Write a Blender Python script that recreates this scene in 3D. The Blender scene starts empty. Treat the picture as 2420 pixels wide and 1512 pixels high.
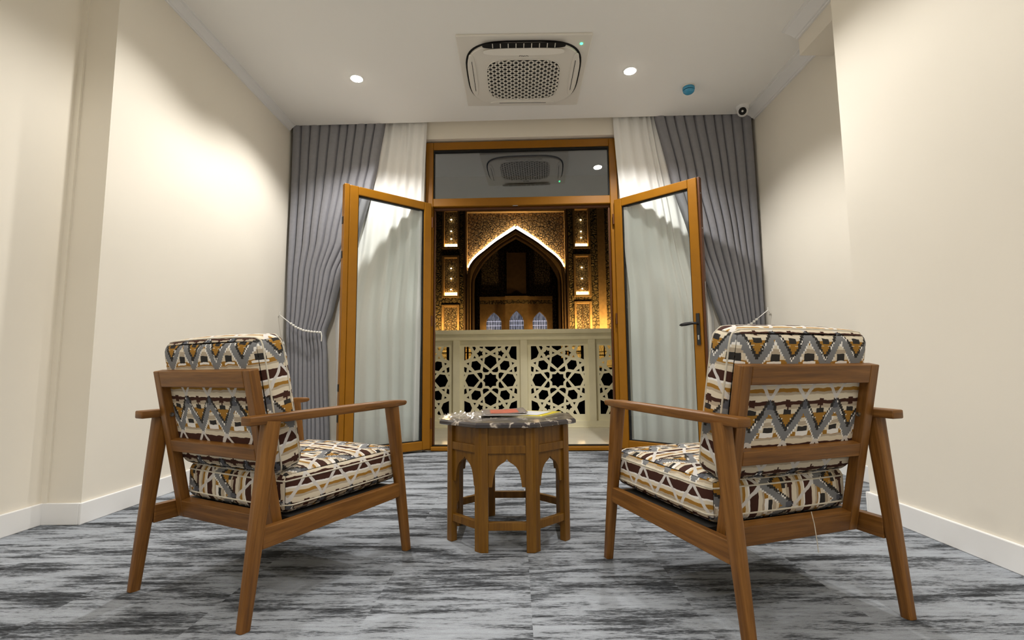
import bpy, bmesh, math, random
from mathutils import Vector, Matrix

# ------------------------------------------------------------------ scene, camera, world, exposure
scene = bpy.context.scene
col = scene.collection
random.seed(7)
R_ = math.radians

CAM_H = 0.74
cam_data = bpy.data.cameras.new('camera')
cam_data.sensor_fit = 'HORIZONTAL'
cam_data.sensor_width = 36.0
cam_data.lens = 1154.75 / 2420 * 36.0
cam_data.clip_end = 300
cam_data.clip_start = 0.02
camera = bpy.data.objects.new('camera', cam_data)
col.objects.link(camera)
yaw, pitch, roll = R_(-0.4478), R_(5.7607), R_(-0.5234)
fw = Vector((math.sin(yaw) * math.cos(pitch), math.cos(yaw) * math.cos(pitch), math.sin(pitch)))
rt = Vector((math.cos(yaw), -math.sin(yaw), 0))
up = rt.cross(fw)
rt2 = math.cos(roll) * rt + math.sin(roll) * up
up2 = -math.sin(roll) * rt + math.cos(roll) * up
camera.matrix_world = Matrix(((rt2.x, up2.x, -fw.x, 0), (rt2.y, up2.y, -fw.y, 0), (rt2.z, up2.z, -fw.z, CAM_H), (0, 0, 0, 1)))
scene.camera = camera

world = bpy.data.worlds.new('night_sky')
scene.world = world
world.use_nodes = True
world.node_tree.nodes['Background'].inputs[0].default_value = (0.012, 0.013, 0.018, 1)
world.node_tree.nodes['Background'].inputs[1].default_value = 0.5

vs = scene.view_settings
vs.view_transform = 'Standard'
vs.look = 'None'
vs.gamma = 1.0
vs.exposure = 0.34
vs.use_curve_mapping = False
LAMP_POWER = 82.0
scene.cycles.max_bounces = 14
scene.cycles.diffuse_bounces = 10
scene.cycles.transparent_max_bounces = 16

# ------------------------------------------------------------------ material helpers
def srgb(r, g, b):
    f = lambda c: (c / 255 / 12.92) if c / 255 <= 0.04045 else ((c / 255 + 0.055) / 1.055) ** 2.4
    return (f(r), f(g), f(b), 1.0)

class NT:
    """small node-expression helper"""
    def __init__(s, name):
        s.m = bpy.data.materials.new(name)
        s.m.use_nodes = True
        s.t = s.m.node_tree
        s.b = s.t.nodes['Principled BSDF']
        s.out = s.t.nodes['Material Output']
    def n(s, typ, **kw):
        nd = s.t.nodes.new(typ)
        for k, v in kw.items():
            setattr(nd, k, v)
        return nd
    def put(s, v, sock):
        if hasattr(v, 'is_linked') or hasattr(v, 'links'):
            s.t.links.new(v, sock)
        else:
            sock.default_value = v
    def M(s, op, a, b=None, c=None):
        nd = s.n('ShaderNodeMath', operation=op)
        s.put(a, nd.inputs[0])
        if b is not None: s.put(b, nd.inputs[1])
        if c is not None: s.put(c, nd.inputs[2])
        return nd.outputs[0]
    def coord(s, kind='Object'):
        return s.n('ShaderNodeTexCoord').outputs[kind]
    def mapping(s, v, scale=(1, 1, 1), loc=(0, 0, 0), rot=(0, 0, 0)):
        nd = s.n('ShaderNodeMapping')
        s.put(v, nd.inputs['Vector'])
        nd.inputs['Scale'].default_value = scale
        nd.inputs['Rotation'].default_value = rot
        s.put(loc, nd.inputs['Location'])
        return nd.outputs[0]
    def noise(s, v, scale=1.0, detail=3.0, rough=0.5, w=None):
        nd = s.n('ShaderNodeTexNoise')
        if w is not None:
            nd.noise_dimensions = '4D'
            s.put(w, nd.inputs['W'])
        s.put(v, nd.inputs['Vector'])
        nd.inputs['Scale'].default_value = scale
        nd.inputs['Detail'].default_value = detail
        nd.inputs['Roughness'].default_value = rough
        return nd.outputs['Fac']
    def ramp(s, f, stops, interp='LINEAR'):
        nd = s.n('ShaderNodeValToRGB')
        cr = nd.color_ramp
        cr.interpolation = interp
        while len(cr.elements) < len(stops): cr.elements.new(0.5)
        for e, (p, c) in zip(cr.elements, stops):
            e.position = p
            e.color = c
        s.put(f, nd.inputs[0])
        return nd.outputs[0]
    def mix(s, f, a, b):
        nd = s.n('ShaderNodeMix', data_type='RGBA')
        s.put(f, nd.inputs[0]); s.put(a, nd.inputs[6]); s.put(b, nd.inputs[7])
        return nd.outputs[2]
    def bump(s, h, strength=0.2, dist=0.01):
        nd = s.n('ShaderNodeBump')
        nd.inputs['Strength'].default_value = strength
        nd.inputs['Distance'].default_value = dist
        s.put(h, nd.inputs['Height'])
        s.t.links.new(nd.outputs[0], s.b.inputs['Normal'])
    def base(s, c, rough=0.5, spec=0.5, metal=0.0):
        s.put(c, s.b.inputs['Base Color'])
        s.put(rough, s.b.inputs['Roughness'])
        s.b.inputs['Specular IOR Level'].default_value = spec
        s.b.inputs['Metallic'].default_value = metal
        return s.m

def paint(name, rgb, rough=0.6, var=0.04, scale=3.0, spec=0.3, bump=0.0, metal=0.0):
    t = NT(name)
    c = srgb(*rgb)
    n = t.noise(t.coord(), scale, 3)
    c0 = tuple(x * (1 - var) for x in c[:3]) + (1,)
    c1 = tuple(min(1, x * (1 + var)) for x in c[:3]) + (1,)
    t.base(t.ramp(n, [(0.3, c0), (0.7, c1)]), rough, spec, metal)
    if bump:
        t.bump(t.noise(t.coord(), 220, 2), bump, 0.002)
    return t.m

def glow(name, rgb, strength):
    t = NT(name)
    t.base(srgb(*rgb), 0.5)
    t.b.inputs['Emission Color'].default_value = srgb(*rgb)
    t.b.inputs['Emission Strength'].default_value = strength
    return t.m

def wood(name, light, mid, dark, rough=0.42, scale=1.0):
    t = NT(name)
    uv = t.coord('UV')
    rnd = t.n('ShaderNodeObjectInfo').outputs['Random']
    w = t.M('MULTIPLY', rnd, 37.0)
    a = t.noise(t.mapping(uv, (3.0 * scale, 60 * scale, 1)), 1.0, 4, 0.6, w=w)
    b = t.noise(t.mapping(uv, (14 * scale, 420 * scale, 1)), 1.0, 2, 0.5, w=w)
    g = t.M('ADD', t.M('MULTIPLY', a, 0.75), t.M('MULTIPLY', b, 0.25))
    t.base(t.ramp(g, [(0.32, srgb(*dark)), (0.5, srgb(*mid)), (0.68, srgb(*light))]), rough, 0.4)
    t.bump(b, 0.06, 0.002)
    return t.m

def arch_glass(name, reflect, tint=(0.96, 0.98, 0.97)):
    t = NT(name)
    tr = t.n('ShaderNodeBsdfTransparent'); tr.inputs[0].default_value = (*tint, 1)
    gl = t.n('ShaderNodeBsdfGlossy'); gl.inputs['Roughness'].default_value = 0.0
    gl.inputs[0].default_value = (0.95, 0.97, 1.0, 1)
    fr = t.n('ShaderNodeFresnel'); fr.inputs[0].default_value = 1.35
    f = t.M('ADD', t.M('MULTIPLY', fr.outputs[0], 0.8), reflect)
    mx = t.n('ShaderNodeMixShader')
    t.put(f, mx.inputs[0])
    t.t.links.new(tr.outputs[0], mx.inputs[1]); t.t.links.new(gl.outputs[0], mx.inputs[2])
    t.t.links.new(mx.outputs[0], t.out.inputs[0])
    return t.m

def sheer_mat(name, rgb, transl=0.14, transp=0.03):
    t = NT(name)
    df = t.n('ShaderNodeBsdfDiffuse'); df.inputs[0].default_value = srgb(*rgb)
    tl = t.n('ShaderNodeBsdfTranslucent'); tl.inputs[0].default_value = srgb(*rgb)
    tp = t.n('ShaderNodeBsdfTransparent')
    m1 = t.n('ShaderNodeMixShader'); m1.inputs[0].default_value = transl
    m2 = t.n('ShaderNodeMixShader'); m2.inputs[0].default_value = transp
    t.t.links.new(df.outputs[0], m1.inputs[1]); t.t.links.new(tl.outputs[0], m1.inputs[2])
    t.t.links.new(m1.outputs[0], m2.inputs[1]); t.t.links.new(tp.outputs[0], m2.inputs[2])
    t.t.links.new(m2.outputs[0], t.out.inputs[0])
    return t.m

def carpet_mat(name):
    t = NT(name)
    rnd = t.n('ShaderNodeObjectInfo').outputs['Random']
    w = t.M('MULTIPLY', rnd, 0.55)
    w2 = t.M('MULTIPLY', rnd, 9.0)
    p = t.n('ShaderNodeNewGeometry').outputs['Position']
    big = t.noise(t.mapping(p, (1.9, 11, 1)), 1.0, 4, 0.6, w=w)
    mid = t.noise(t.mapping(p, (5.5, 52, 1)), 1.0, 4, 0.65, w=w2)
    fine = t.noise(t.mapping(p, (40, 300, 1)), 1.0, 4, 0.7)
    pile = t.noise(p, 420, 1, 0.5)
    v = t.M('ADD', t.M('MULTIPLY', big, 0.42), t.M('ADD', t.M('MULTIPLY', mid, 0.36), t.M('MULTIPLY', fine, 0.28)))
    c = t.ramp(v, [(0.45, srgb(48, 50, 53)), (0.495, srgb(80, 83, 88)), (0.517, srgb(108, 112, 118)), (0.537, srgb(144, 149, 156)), (0.66, srgb(166, 172, 181))])
    k = t.M('MULTIPLY_ADD', pile, 0.5, 0.75)
    mx = t.n('ShaderNodeMix', data_type='RGBA', blend_type='MULTIPLY')
    mx.inputs[0].default_value = 1.0
    t.put(c, mx.inputs[6])
    cb = t.n('ShaderNodeCombineColor')
    for i in range(3): t.put(k, cb.inputs[i])
    t.put(cb.outputs[0], mx.inputs[7])
    t.base(mx.outputs[2], 0.95, 0.1)
    t.bump(t.M('ADD', fine, t.M('MULTIPLY', pile, 0.6)), 0.35, 0.004)
    return t.m

def kilim_mat(name, vshift=0.0):
    """woven geometric upholstery: stripes, stepped zigzags and little triangles, from the UV map (metres)"""
    t = NT(name)
    uv = t.coord('UV')
    jit = t.n('ShaderNodeTexNoise'); t.put(uv, jit.inputs['Vector']); jit.inputs['Scale'].default_value = 26; jit.inputs['Detail'].default_value = 2
    sj = t.n('ShaderNodeSeparateXYZ'); t.t.links.new(jit.outputs['Color'], sj.inputs[0])
    s = t.n('ShaderNodeSeparateXYZ'); t.put(uv, s.inputs[0])
    U0 = t.M('ADD', s.outputs[0], t.M('MULTIPLY', t.M('SUBTRACT', sj.outputs[0], 0.5), 0.012))
    V0 = t.M('ADD', s.outputs[1], t.M('MULTIPLY', t.M('SUBTRACT', sj.outputs[1], 0.5), 0.012))
    q = 0.0055
    U = t.M('MULTIPLY', t.M('FLOOR', t.M('DIVIDE', U0, q)), q)
    V = t.M('ADD', V0, vshift)
    PV, PU = 0.215, 0.130
    tt = t.M('FRACT', t.M('DIVIDE', V, PV))
    fu = t.M('FRACT', t.M('DIVIDE', U, PU))
    tri = t.M('MULTIPLY', t.M('ABSOLUTE', t.M('SUBTRACT', fu, 0.5)), 2.0)
    cream, white, ochre = srgb(214, 203, 182), srgb(232, 229, 224), srgb(156, 114, 48)
    brown, char, grey, taupe = srgb(66, 40, 32), srgb(52, 50, 48), srgb(124, 125, 127), srgb(176, 162, 142)
    stripes = t.ramp(tt, [(0.0, brown), (0.10, cream), (0.17, taupe), (0.20, ochre), (0.27, cream), (0.36, taupe), (0.42, cream), (0.47, ochre), (0.535, cream), (0.60, taupe), (0.66, brown), (0.71, cream), (0.79, taupe), (0.83, ochre), (0.88, cream), (0.93, white), (0.96, brown)], 'CONSTANT')
    c = stripes
    def lt(a, b): return t.M('LESS_THAN', a, b)
    def gt(a, b): return t.M('GREATER_THAN', a, b)
    def mul(a, b): return t.M('MULTIPLY', a, b)
    q2 = 0.0075
    Vq = t.M('MULTIPLY', t.M('FLOOR', t.M('DIVIDE', V, q2)), q2)
    tq = t.M('FRACT', t.M('DIVIDE', Vq, PV))
    # dark and ochre figures in the fields of the zigzag
    ft = t.M('MULTIPLY', t.M('ABSOLUTE', t.M('SUBTRACT', t.M('FRACT', t.M('DIVIDE', U, PU / 2)), 0.5)), 2.0)
    c = t.mix(lt(t.M('ABSOLUTE', t.M('SUBTRACT', tq, 0.66)), t.M('MULTIPLY', t.M('SUBTRACT', ft, 0.35), 0.11)), c, brown)
    c = t.mix(mul(lt(t.M('ABSOLUTE', t.M('SUBTRACT', tq, 0.40)), t.M('MULTIPLY', t.M('SUBTRACT', 0.42, tri), 0.24)), lt(tri, 0.42)), c, ochre)
    c = t.mix(mul(lt(t.M('ABSOLUTE', t.M('SUBTRACT', tq, 0.53)), 0.035), lt(tri, 0.22)), c, char)
    c = t.mix(mul(lt(t.M('ABSOLUTE', t.M('SUBTRACT', tq, 0.30)), 0.045), gt(tri, 0.74)), c, char)
    c = t.mix(mul(lt(t.M('ABSOLUTE', t.M('SUBTRACT', tq, 0.22)), 0.03), gt(tri, 0.62)), c, white)
    # broad stepped zigzag: charcoal edge, white dashes, grey body
    ctr = t.M('MULTIPLY_ADD', tri, 0.44, 0.16)
    d = t.M('SUBTRACT', tq, ctr)
    inz = mul(gt(tt, 0.10), lt(tt, 0.72))
    c = t.mix(mul(mul(gt(d, 0.06), lt(d, 0.165)), inz), c, char)
    c = t.mix(mul(mul(lt(d, -0.07), gt(d, -0.125)), mul(inz, gt(sj.outputs[2], 0.47))), c, white)
    c = t.mix(mul(mul(gt(d, 0.075), lt(d, 0.115)), mul(inz, gt(sj.outputs[0], 0.53))), c, white)
    c = t.mix(mul(lt(t.M('ABSOLUTE', d), 0.085), inz), c, grey)
    # thin pale zigzag over the dark stripe and the pale stripes
    tri2 = t.M('MULTIPLY', t.M('ABSOLUTE', t.M('SUBTRACT', t.M('FRACT', t.M('ADD', t.M('DIVIDE', U0, PU), 0.5)), 0.5)), 2.0)
    tv = t.M('FRACT', t.M('ADD', t.M('DIVIDE', V, PV), 0.28))
    d2 = t.M('ABSOLUTE', t.M('SUBTRACT', tv, t.M('MULTIPLY_ADD', tri2, 0.40, 0.02)))
    c = t.mix(mul(lt(d2, t.M('MULTIPLY_ADD', sj.outputs[2], 0.05, 0.018)), lt(tv, 0.43)), c, srgb(206, 202, 198))
    # arrow heads where the zigzag turns
    hd = mul(gt(tri, 0.84), mul(gt(tq, 0.58), lt(tq, t.M('MULTIPLY_ADD', tri, 0.6, 0.12))))
    c = t.mix(hd, c, srgb(88, 90, 98))
    # weave
    weave = t.noise(t.mapping(uv, (900, 900, 1)), 1.0, 1)
    t.base(c, 0.9, 0.15)
    t.bump(weave, 0.12, 0.001)
    return t.m

def marble_mat(name):
    t = NT(name)
    p = t.coord('Object')
    n = t.noise(p, 5.0, 5, 0.6)
    v = t.M('ABSOLUTE', t.M('SUBTRACT', n, 0.5))
    v2 = t.M('ABSOLUTE', t.M('SUBTRACT', t.noise(t.mapping(p, (3, 8, 3), (4, 2, 1)), 1.0, 4), 0.48))
    vein = t.M('MINIMUM', v, v2)
    t.base(t.ramp(vein, [(0.0, srgb(205, 196, 182)), (0.005, srgb(140, 130, 122)), (0.013, srgb(62, 58, 60)), (0.3, srgb(48, 45, 49))]), 0.16, 0.6)
    return t.m

def carved_mat(name, a, b, scale=6.0, rough=0.7):
    t = NT(name)
    p = t.coord('Object')
    vo = t.n('ShaderNodeTexVoronoi'); vo.feature = 'DISTANCE_TO_EDGE'
    t.put(t.mapping(p, (1, 1, 1)), vo.inputs['Vector']); vo.inputs['Scale'].default_value = scale
    n = t.noise(p, scale * 2.2, 3)
    h = t.M('ADD', t.M('MULTIPLY', t.M('MINIMUM', vo.outputs['Distance'], 0.12), 5.0), t.M('MULTIPLY', n, 0.8))
    t.base(t.ramp(h, [(0.35, srgb(*a)), (0.85, srgb(*b))]), rough, 0.3)
    t.bump(h, 1.0, 0.12)
    return t.m

MAT = {}
MAT['wall'] = paint('wall_cream_plaster', (231, 225, 213), 0.85, 0.012, 2.0, 0.15, 0.04)
MAT['ceil'] = paint('ceiling_white_paint', (242, 241, 238), 0.9, 0.008, 1.0, 0.1)
MAT['trim'] = paint('white_trim', (236, 236, 236), 0.45, 0.01, 3, 0.35)
MAT['carpet'] = carpet_mat('streaked_grey_carpet')
MAT['oakpvc'] = paint('golden_oak_laminate', (140, 91, 8), 0.36, 0.06, 9, 0.3)
MAT['oakdark'] = paint('dark_oak_edge', (84, 46, 16), 0.4, 0.06, 9, 0.4)
MAT['gasket'] = paint('black_gasket', (18, 16, 15), 0.6, 0.05)
MAT['black'] = paint('black_metal', (26, 26, 27), 0.35, 0.05, 8, 0.5)
MAT['steel'] = paint('steel', (190, 190, 192), 0.25, 0.03, 20, 0.5, 0, 1.0)
MAT['glass'] = arch_glass('door_glass', 0.015)
MAT['tglass'] = arch_glass('reflective_glass', 0.20, (0.75, 0.78, 0.8))
MAT['drape'] = paint('grey_drape', (134, 134, 140), 0.75, 0.04, 30, 0.25)
MAT['sheer'] = sheer_mat('white_sheer', (250, 250, 249))
MAT['teak'] = wood('teak', (146, 100, 46), (120, 78, 30), (86, 53, 18))
MAT['tablewood'] = wood('olive_brown_wood', (138, 98, 30), (118, 79, 19), (94, 61, 12), 0.38, 0.8)
MAT['kilim'] = kilim_mat('kilim_fabric', 0.118)
MAT['kilim2'] = kilim_mat('kilim_fabric_shifted', 0.134)
MAT['piping'] = paint('cream_piping', (205, 198, 182), 0.85, 0.1, 60)
MAT['deck'] = paint('dark_webbing', (40, 38, 36), 0.8, 0.2, 60)
MAT['marble'] = marble_mat('dark_marble')
MAT['acwhite'] = paint('white_plastic', (226, 222, 214), 0.45, 0.01, 4, 0.4)
MAT['acdark'] = paint('dark_slot', (16, 15, 14), 0.7, 0.05)
MAT['blue'] = paint('blue_plastic_film', (62, 150, 190), 0.2, 0.1, 30, 0.6)
MAT['bead'] = paint('white_beads', (228, 226, 220), 0.35, 0.02, 20, 0.5)
MAT['railpaint'] = paint('ivory_railing_paint', (232, 226, 196), 0.45, 0.05, 5, 0.35)
MAT['tile'] = paint('ivory_tile', (212, 206, 190), 0.3, 0.04, 4, 0.45)
MAT['lamp'] = glow('lamp_lens', (255, 246, 226), 60.0)
MAT['green'] = glow('green_led', (60, 255, 150), 5.0)
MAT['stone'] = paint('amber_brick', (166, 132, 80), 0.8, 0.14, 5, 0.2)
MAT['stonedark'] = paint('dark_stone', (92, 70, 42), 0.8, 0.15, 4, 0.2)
MAT['brickband'] = carved_mat('brick_band', (60, 56, 34), (130, 110, 66), 4.0)
MAT['carved'] = carved_mat('carved_spandrel', (26, 19, 11), (176, 142, 92), 5.0)
MAT['carvedfine'] = carved_mat('carved_screen', (24, 20, 13), (150, 130, 90), 7.0)
MAT['night'] = paint('night_ground', (40, 36, 32), 0.8, 0.2, 1)
MAT['cove'] = glow('cove_light', (255, 230, 190), 11.0)
MAT['nichelight'] = glow('niche_light', (255, 206, 130), 9.0)
MAT['bulb'] = glow('small_lamp', (255, 228, 180), 10.0)
MAT['shopglow'] = glow('lit_shop_window', (255, 196, 96), .75)

# ------------------------------------------------------------------ mesh helpers
class MB:
    def __init__(s):
        s.v, s.f, s.uv = [], [], []
    def add(s, vs_, fs, uvs=None):
        o = len(s.v)
        s.v += [tuple(p) for p in vs_]
        for i, f in enumerate(fs):
            s.f.append([o + k for k in f])
            s.uv.append(uvs[i] if uvs else None)
        return s
    def box(s, x0, x1, y0, y1, z0, z1):
        P = [(x, y, z) for z in (z0, z1) for y in (y0, y1) for x in (x0, x1)]
        F = [(0, 2, 3, 1), (4, 5, 7, 6), (0, 1, 5, 4), (2, 6, 7, 3), (0, 4, 6, 2), (1, 3, 7, 5)]
        L = max(range(3), key=lambda i: (x1 - x0, y1 - y0, z1 - z0)[i])
        oth = [i for i in range(3) if i != L]
        uvs = [[(P[k][L], P[k][oth[0]] + P[k][oth[1]]) for k in f] for f in F]
        return s.add(P, F, uvs)
    def bar(s, p0, p1, w0, h0, w1=None, h1=None, side=(1, 0, 0), n=4):
        """tapered bar; w along `side`, h along the third axis; n>4 makes it rounded (superellipse)"""
        w1 = w0 if w1 is None else w1; h1 = h0 if h1 is None else h1
        p0, p1 = Vector(p0), Vector(p1)
        ax = (p1 - p0); L = ax.length; ax.normalize()
        sd = Vector(side); sd = (sd - ax * sd.dot(ax)).normalized()
        th = ax.cross(sd)
        ring = []
        if n == 4:
            ring = [(-.5, -.5), (.5, -.5), (.5, .5), (-.5, .5)]
        else:
            for i in range(n):
                a = 2 * math.pi * (i + .5) / n
                c, si = math.cos(a), math.sin(a)
                ring.append((.5 * math.copysign(abs(c) ** .55, c), .5 * math.copysign(abs(si) ** .55, si)))
        N = len(ring)
        P = [p0 + sd * a * w0 + th * b * h0 for a, b in ring] + [p1 + sd * a * w1 + th * b * h1 for a, b in ring]
        F, U = [], []
        per = 0
        for i in range(N):
            j = (i + 1) % N
            step = (P[i] - P[j]).length
            F.append((i, j, N + j, N + i)); U.append([(0, per), (0, per + step), (L, per + step), (L, per)])
            per += step
        F.append(tuple(range(N - 1, -1, -1))); U.append([(a * w0 * .2, b * h0) for a, b in ring[::-1]])
        F.append(tuple(range(N, 2 * N))); U.append([(a * w1 * .2, b * h1) for a, b in ring])
        return s.add(P, F, U)
    def prism(s, poly, a0, a1, fn):
        """poly in 2-D, fn(u, v, a) -> 3-D"""
        n = len(poly)
        P = [fn(u, v, a0) for u, v in poly] + [fn(u, v, a1) for u, v in poly]
        F = [tuple(range(n - 1, -1, -1)), tuple(range(n, 2 * n))]
        U = [[(poly[k][1], poly[k][0]) for k in range(n - 1, -1, -1)], [(v, u) for u, v in poly]]
        for i in range(n):
            j = (i + 1) % n
            F.append((i, j, n + j, n + i))
            U.append([(poly[i][1], a0), (poly[j][1], a0), (poly[j][1], a1), (poly[i][1], a1)])
        return s.add(P, F, U)
    def tube(s, pts, r, n=8, caps=True):
        pts = [Vector(p) for p in pts]
        rs = r if isinstance(r, (list, tuple)) else [r] * len(pts)
        P = []
        prev = None
        for i, p in enumerate(pts):
            d = (pts[min(i + 1, len(pts) - 1)] - pts[max(i - 1, 0)]).normalized()
            if prev is None:
                a = d.orthogonal().normalized()
            else:
                a = (prev - d * prev.dot(d)).normalized()
            prev = a
            b = d.cross(a)
            for k in range(n):
                t = 2 * math.pi * k / n
                P.append(p + (a * math.cos(t) + b * math.sin(t)) * rs[i])
        F = []
        for i in range(len(pts) - 1):
            for k in range(n):
                F.append((i * n + k, i * n + (k + 1) % n, (i + 1) * n + (k + 1) % n, (i + 1) * n + k))
        if caps:
            F.append(tuple(range(n - 1, -1, -1))); F.append(tuple(range((len(pts) - 1) * n, len(pts) * n)))
        return s.add(P, F)
    def lathe(s, prof, c=(0, 0, 0), n=24):
        """prof: (r, z) list"""
        P = []
        for r, z in prof:
            for k in range(n):
                t = 2 * math.pi * k / n
                P.append((c[0] + r * math.cos(t), c[1] + r * math.sin(t), c[2] + z))
        F = []
        m = len(prof)
        for i in range(m - 1):
            for k in range(n):
                F.append((i * n + k, i * n + (k + 1) % n, (i + 1) * n + (k + 1) % n, (i + 1) * n + k))
        F.append(tuple(range(n - 1, -1, -1))); F.append(tuple(range((m - 1) * n, m * n)))
        return s.add(P, F)
    def grid(s, P, nu, nv, uvf=None):
        """P: list of rows nv of nu points"""
        F, U = [], []
        for j in range(nv - 1):
            for i in range(nu - 1):
                f = (j * nu + i, j * nu + i + 1, (j + 1) * nu + i + 1, (j + 1) * nu + i)
                F.append(f)
                if uvf: U.append([uvf(k % nu, k // nu) for k in f])
        return s.add(P, F, U if uvf else None)
    def mesh(s, name):
        me = bpy.data.meshes.new(name)
        me.from_pydata(s.v, [], s.f)
        if any(u is not None for u in s.uv):
            lay = me.uv_layers.new(name='UVMap')
            i = 0
            for p, u in zip(me.polygons, s.uv):
                for k, li in enumerate(p.loop_indices):
                    if u is not None: lay.data[li].uv = u[k]
        me.update()
        bm = bmesh.new(); bm.from_mesh(me)
        bmesh.ops.recalc_face_normals(bm, faces=bm.faces)
        bm.to_mesh(me); bm.free()
        return me
    def build(s, name, mat, parent=None, smooth=False, bevel=0.0, angle=40, loc=None):
        me = s.mesh(name)
        me.materials.append(MAT[mat] if isinstance(mat, str) else mat)
        o = bpy.data.objects.new(name, me)
        col.objects.link(o)
        if parent: o.parent = parent
        if loc: o.location = loc
        if smooth:
            for p in me.polygons: p.use_smooth = True
            if smooth != 'all':
                try: me.set_sharp_from_angle(angle=R_(angle))
                except Exception: pass
        if bevel:
            b = o.modifiers.new('bevel', 'BEVEL'); b.width = bevel; b.segments = 2; b.limit_method = 'ANGLE'; b.angle_limit = R_(35)
        return o

def tag(o, label, cat, group=None, kind=None):
    o['label'] = label; o['category'] = cat
    if group: o['group'] = group
    if kind: o['kind'] = kind
    return o
def empty(name, loc=(0, 0, 0), rz=0.0):
    o = bpy.data.objects.new(name, None); col.objects.link(o)
    o.empty_display_size = 0.1
    o.location = loc; o.rotation_euler = (0, 0, rz)
    return o
def partlabel(o, label):
    o['label'] = label
    return o
def copy_tree(o, parent=None):
    c = o.copy(); col.objects.link(c)
    if parent: c.parent = parent
    for ch in list(o.children): copy_tree(ch, c)
    return c

KB = R_(-1.5535)                       # the window wall is turned a little against the side walls
def back(u, w, z):
    """point on the window wall frame: u along the wall, w outwards from the wall line y=4.55"""
    c, s = math.cos(KB), math.sin(KB)
    return (c * u - s * w, 4.55 + s * u + c * w, z)
def bbox_(mb, u0, u1, w0, w1, z0, z1):
    P = [back(u, w, z) for z in (z0, z1) for w in (w0, w1) for u in (u0, u1)]
    return mb.add(P, [(0, 2, 3, 1), (4, 5, 7, 6), (0, 1, 5, 4), (2, 6, 7, 3), (0, 4, 6, 2), (1, 3, 7, 5)])

# ------------------------------------------------------------------ room shell
CZ = 3.09
XL0, XL1, YL = -2.35, -2.157, 2.475      # near / main left wall, step
XR0, XR1, YR = 1.788, 2.245, 2.570       # near / recessed right wall, step
Y0 = -2.2

floor = MB().box(-2.5, 2.4, Y0 - .15, 4.62, -0.2, -0.006).build('floor', 'carpet')
tag(floor, 'grey streaked carpet floor of the room', 'floor', kind='structure')
tile_me = MB().box(-0.25, 0.25, -0.25, 0.25, -0.006, 0.0).mesh('carpet_tile')
tile_me.materials.append(MAT['carpet'])
for i in range(-5, 5):
    for j in range(0, 8):
        x, y = 0.04 + i * 0.5 + .25, 0.75 + j * 0.5
        if x - .25 > 2.26 or y > 4.6: continue
        o = bpy.data.objects.new('carpet_tile', tile_me); col.objects.link(o); o.parent = floor
        o.location = (x, y, 0)

wl = MB().box(-2.6, XL0, Y0 - .15, YL, -.2, 3.3).box(-2.6, XL1, YL, 4.9, -.2, 3.3).box(XL0, XL0 + .03, YL - .012, YL, .1, 3.09).build('wall_left', 'wall')
tag(wl, 'cream plaster wall on the left with a stepped corner', 'wall', kind='structure')
wr = MB().box(XR0, 2.5, Y0 - .15, YR, -.2, 3.3).box(XR1, 2.5, YR, 4.9, -.2, 3.3).build('wall_right', 'wall')
tag(wr, 'cream plaster wall on the right with an alcove beyond its edge', 'wall', kind='structure')
bm_ = MB().box(2.012, XR1, YR, 3.245, 2.912, 3.3).build('trim_4', 'wall')
tag(bm_, 'cream boxed beam under the ceiling in the right alcove', 'beam', kind='structure')
wf = MB().box(-2.6, 2.5, Y0 - .15, Y0, -.2, 3.3).build('wall_front', 'wall')
tag(wf, 'cream wall behind the camera', 'wall', kind='structure')
# window wall with door opening
DU0, DU1, DZ = -0.875, 1.000, 2.985
mb = MB()
bbox_(mb, -2.3, DU0, 0, .28, -.2, 3.4); bbox_(mb, DU1, 2.45, 0, .28, -.2, 3.4); bbox_(mb, DU0, DU1, 0, .28, DZ, 3.4)
tag(mb.build('wall_back', 'wall'), 'cream window wall around the balcony door', 'wall', kind='structure')
# ceiling, ends short of the window wall (curtain slot)
mb = MB()
cz0, cz1 = CZ, CZ + .2
yl_, yr_ = 4.472, 4.352
P = [(-2.6, Y0 - .15, cz0), (2.5, Y0 - .15, cz0), (2.5, yr_, cz0), (-2.6, yl_ + .013, cz0)]
P += [(x, y, cz1) for x, y, _ in P]
mb.add(P, [(0, 1, 2, 3), (4, 7, 6, 5), (0, 4, 5, 1), (1, 5, 6, 2), (2, 6, 7, 3), (3, 7, 4, 0)])
ceil = mb.build('ceiling', 'ceil')
tag(ceil, 'flat white painted ceiling ending at a curtain slot', 'ceiling', kind='structure')
mb = MB(); bbox_(mb, -2.5, 2.5, -.24, .3, 3.29, 3.4)
tag(mb.build('ceiling_slot', 'ceil'), 'white top of the curtain slot above the window wall', 'ceiling', kind='structure')

# cornices
def cornice_profile(w, h):
    return [(0, 0), (.12 * w, 0), (.14 * w, .16 * h), (.24 * w, .18 * h), (.42 * w, .46 * h), (.72 * w, .74 * h), (.78 * w, .80 * h), (.80 * w, .88 * h), (1.0 * w, .90 * h), (w, h), (0, h)]
def cornice(name, x, sgn, y0, y1, w, h, label):
    o = MB().prism(cornice_profile(w, h), y0, y1, lambda u, v, a: (x + sgn * u, a, CZ - h + v)).build(name, 'trim', smooth=True, angle=30)
    return tag(o, label, 'cornice', kind='structure')
cornice('trim_1', XL1, 1, YL, 4.468, .06, .056, 'slim white cornice along the left wall')
cornice('trim_2', XR1, -1, 3.245, 4.356, .12, .056, 'white moulded cornice on the far right wall')
cornice('trim_3', 2.012, -1, YR - .3, 3.245, .12, .056, 'white moulded cornice on the beam at upper right')
cornice('trim_5', XL0, 1, Y0, YL, .06, .056, 'slim white cornice above the near left wall')

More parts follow.
